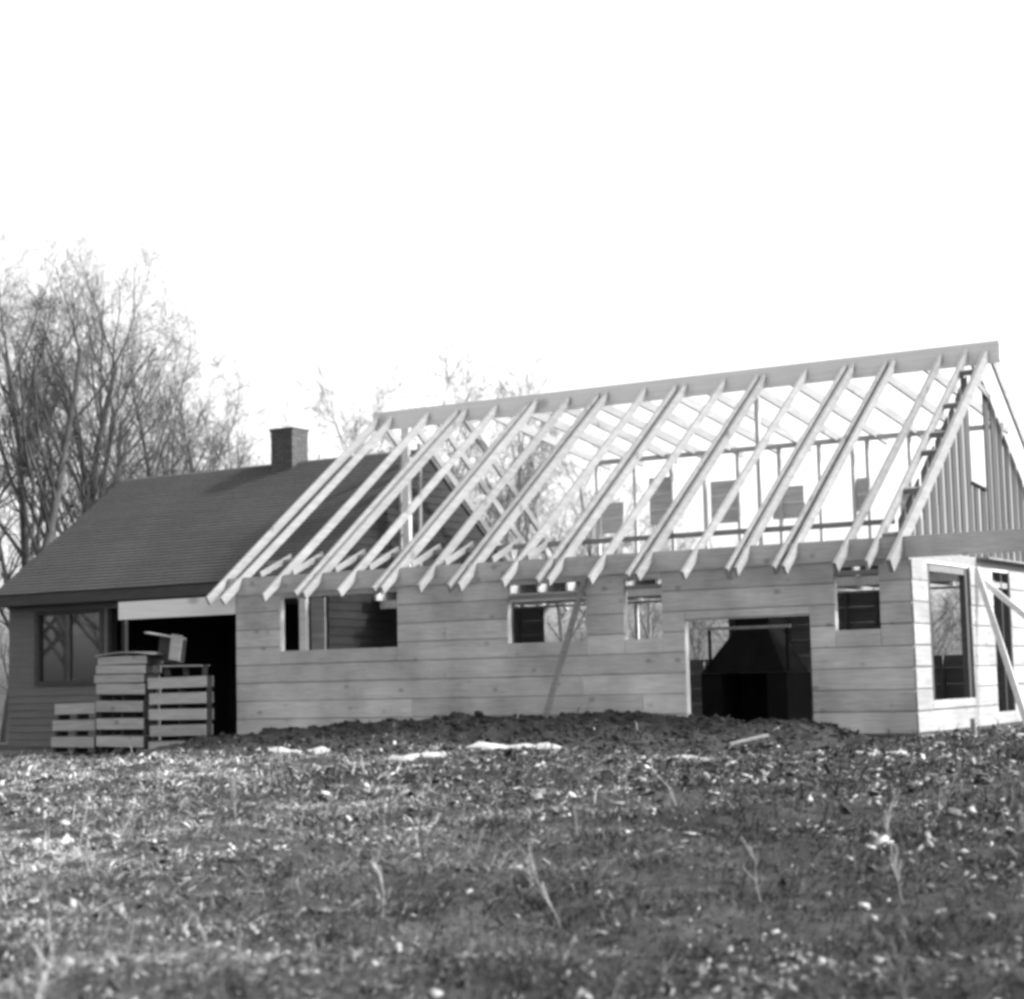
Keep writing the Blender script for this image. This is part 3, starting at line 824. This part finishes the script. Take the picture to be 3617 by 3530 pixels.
def chips():
    x, y_, d, ok, bk = wedge(80000, 4.5, 30, R(21), .8)
    dens = fbm(x*.6, y_*.6, 131)
    right = np.clip((x+1.0)/3, 0, 1)*np.clip((y_+9)/6, 0, 1)
    keep = ok & ~(bk & (nrg.random(len(x)) < .93)) & (nrg.random(len(x)) < np.clip((dens-.38)*5, .14, .9)*.6+right*.45)
    x, y_, d = x[keep], y_[keep], d[keep]; n = len(x)
    z = gz(x, y_)
    z = np.where((y_ > -4.4) & (x < -.6) & (x > -12.3), np.maximum(z, bank(x, y_)), z)+.012
    L_ = (.006+.028*nrg.random(n)**4)*np.clip(d/9, .8, 1.9); Wd = L_*(.3+.5*nrg.random(n)); th_ = .003+.008*nrg.random(n)
    a = nrg.random(n)*6.28; tx, ty = nrg.normal(0, .5, n), nrg.normal(0, .5, n)
    V = np.zeros((n, 8, 3))
    for q, (s, t, u) in enumerate([(-1,-1,0),(1,-.7,0),(.8,1,0),(-1,.8,0),(-.9,-1,1),(1,-.6,1),(.7,1,1),(-1,.7,1)]):
        lx, ly = s*L_, t*Wd
        V[:, q, 0] = x+lx*np.cos(a)-ly*np.sin(a); V[:, q, 1] = y_+lx*np.sin(a)+ly*np.cos(a)
        V[:, q, 2] = z+u*th_+lx*tx+ly*ty
    i = np.arange(n)[:, None]*8
    F = np.concatenate([i+np.array([q]) for q in [(4,5,6,7),(0,1,5,4),(1,2,6,5),(2,3,7,6),(3,0,4,7)]])
    t = (.03+.40*nrg.random(n)**3.4)*np.clip(.5+d/18, .7, 1.25)
    return mesh_np('wood_chips', V.reshape(-1, 3), F, 'chips', False, np.repeat(t, 8))
tag(chips(), 'pale chips and small rubble strewn in the grass', 'chips', kind='stuff')

def scrap_vf(L_, W_, T_, rr):
    """a splintered board offcut: uneven ends, slight bow"""
    n = 4; V = []; F = []
    for i in range(n+1):
        f = i/n; x = (f-.5)*L_; bow = .04*L_*math.sin(math.pi*f)*rr.uniform(.6, 1.2); ww = W_*(1-.25*rr.random()*(i in (0, n)))
        e = rr.uniform(-.12, .12)*W_ if i in (0, n) else 0
        V += [(x+e, -ww/2, bow), (x-e, ww/2, bow), (x-e, ww/2, bow+T_), (x+e, -ww/2, bow+T_)]
    for i in range(n):
        q = i*4
        for j in range(4): F.append((q+j, q+(j+1) % 4, q+4+(j+1) % 4, q+4+j))
    F += [(0, 1, 2, 3)[::-1], (n*4, n*4+1, n*4+2, n*4+3)]
    return V, F
sm = []
for i in range(6):
    V, F = scrap_vf(1, .28+.12*i/6, .07, random.Random(i))
    me = bpy.data.meshes.new('wood_scrap'); me.from_pydata(V, [], F); me.materials.append(M['scrap']); sm.append(me)
n = 0
rs = random.Random(99)
while n < 64:
    d = 5+rs.random()**1.4*21; a = YAW-rs.uniform(-1, 1)*R(17)
    x, y_ = CAM.x-math.sin(a)*d, CAM.y+math.cos(a)*d
    if y_ > -2.6 and x < .3: continue
    L_ = rs.uniform(.05, .11)*max(.8, d/12)
    o = link('wood_scrap', sm[n % 6], None, (x, y_, float(gz(x, y_))+.005))
    o.scale = (L_, L_, L_); o.rotation_euler = (rs.uniform(-.25, .25), rs.uniform(-.2, .2), rs.random()*6.28)
    tag(o, 'small pale wood scrap lying in the rough grass', 'wood scrap', 'wood scraps in the grass'); n += 1
def blob(name, cx, cy, rx, ry, h, mt, label, cat, seed, group=None, rot=0.0, zoff=0.0):
    rr = random.Random(seed); nr, na = 7, 40
    ph = [rr.random()*6.28 for _ in range(5)]
    V = [(0, 0, 0)]; F = []
    cz = float(gz(cx, cy))
    pts = []
    for i in range(nr+1):
        f = i/nr
        for j in range(na):
            a = 2*math.pi*j/na
            k = 1+.18*math.sin(2*a+ph[0])+.14*math.sin(3*a+ph[1])+.10*math.sin(5*a+ph[2])+.06*math.sin(9*a+ph[3])
            lx, ly = math.cos(a)*rx*k*f, math.sin(a)*ry*k*f
            x = cx+lx*math.cos(rot)-ly*math.sin(rot); y_ = cy+lx*math.sin(rot)+ly*math.cos(rot)
            z_ = float(gz(x, y_))
            if -12.3 < x < -.6 and y_ > -4.5: z_ = max(z_, float(bank(np.array(x), np.array(y_))))
            z_ += h*(1-f**3)*(.75+.5*float(vnoise(x*5, y_*5, seed)))-.02*f**4+zoff
            pts.append((x, y_, z_))
    V = pts
    for i in range(nr):
        for j in range(na):
            a = i*na+j; b_ = i*na+(j+1) % na
            F.append((a, a+na, b_+na, b_))
    F.append(tuple(range(na))[::-1])
    o = part(name, V, F, mt, None, (cx, cy, cz), True)
    return tag(o, label, cat, group)
blob('snow_patch', -8.6, -3.0, .62, .30, .05, 'snow', 'thin white snow streak below the soil bank near the big window', 'snow', 1, 'snow patches')
blob('snow_patch', -5.8, -3.9, .45, .32, .06, 'snow', 'small pointed white snow patch on the flat ground before the bank', 'snow', 2, 'snow patches')
blob('snow_patch', -4.65, -3.1, .75, .36, .07, 'snow', 'widest white snow patch at the foot of the bank below the leaning pole', 'snow', 3, 'snow patches')
blob('snow_patch', -1.2, -4.6, .50, .20, .05, 'snow', 'narrow white snow patch before the wide door opening', 'snow', 4, 'snow patches')
blob('snow_patch', .9, -4.0, .42, .18, .05, 'snow', 'narrow white snow patch before the house corner', 'snow', 5, 'snow patches')
# pale boards dropped on the bank
for i, (p0, p1, lb) in enumerate([((-4.6, -.35, .30), (-3.6, -.38, .29), 'pale board lying on the soil bank against the wall'), ((-1.35, -3.3, .0), (-.95, -3.0, .10), 'short offcut board propped on the ground before the door')]):
    o = bar('board_offcut', p0, p1, .12, .03, 'scrap', None, (0, 0, 1), origin=p0); tag(o, lb, 'board')
# dry weeds
def weed(x, y_, Hh, seed, dark=False):
    rr = random.Random(seed); z_ = float(gz(x, y_))
    t = thing('dry_weed', (x, y_, z_), 'dry upright weed stalk standing in the rough grass', 'weed', 'dry weed stalks')
    br = []
    p = Vector((0, 0, -.02)); d = Vector((rr.gauss(0, .25), rr.gauss(0, .25), 1)).normalized(); pts = [(p.copy(), .0035)]
    for i in range(7):
        d = (d+Vector((rr.gauss(0, .14), rr.gauss(0, .14), .05))).normalized(); p = p+d*Hh/7; pts.append((p.copy(), .0035-.0003*i))
    tw = []
    for k in range(6):
        q = pts[2+k % 5][0].copy(); dd = (d+Vector((rr.gauss(0, .8), rr.gauss(0, .8), .3))).normalized(); pp = [(q.copy(), .002)]
        for i in range(3): dd = (dd+Vector((0, 0, .15))).normalized(); q = q+dd*Hh*.09; pp.append((q.copy(), .0016))
        tw.append((3, pp))
    for nm, b_ in (('stalk', [(2, pts)]), ('twigs', tw)):
        V, F = tubes(b_, (2, 3)); me = bpy.data.meshes.new(nm); me.from_pydata(V, [], F); me.materials.append(M['bark' if dark else 'weed'])
        link(nm, me, t)
for i in range(26):
    d = rs.uniform(5.2, 15); a = YAW-rs.uniform(-1, 1)*R(15.5)
    weed(CAM.x-math.sin(a)*d, CAM.y+math.cos(a)*d, rs.uniform(.22, .5)*(.8 if d < 8 else 1.1), 200+i, i % 4 == 0)
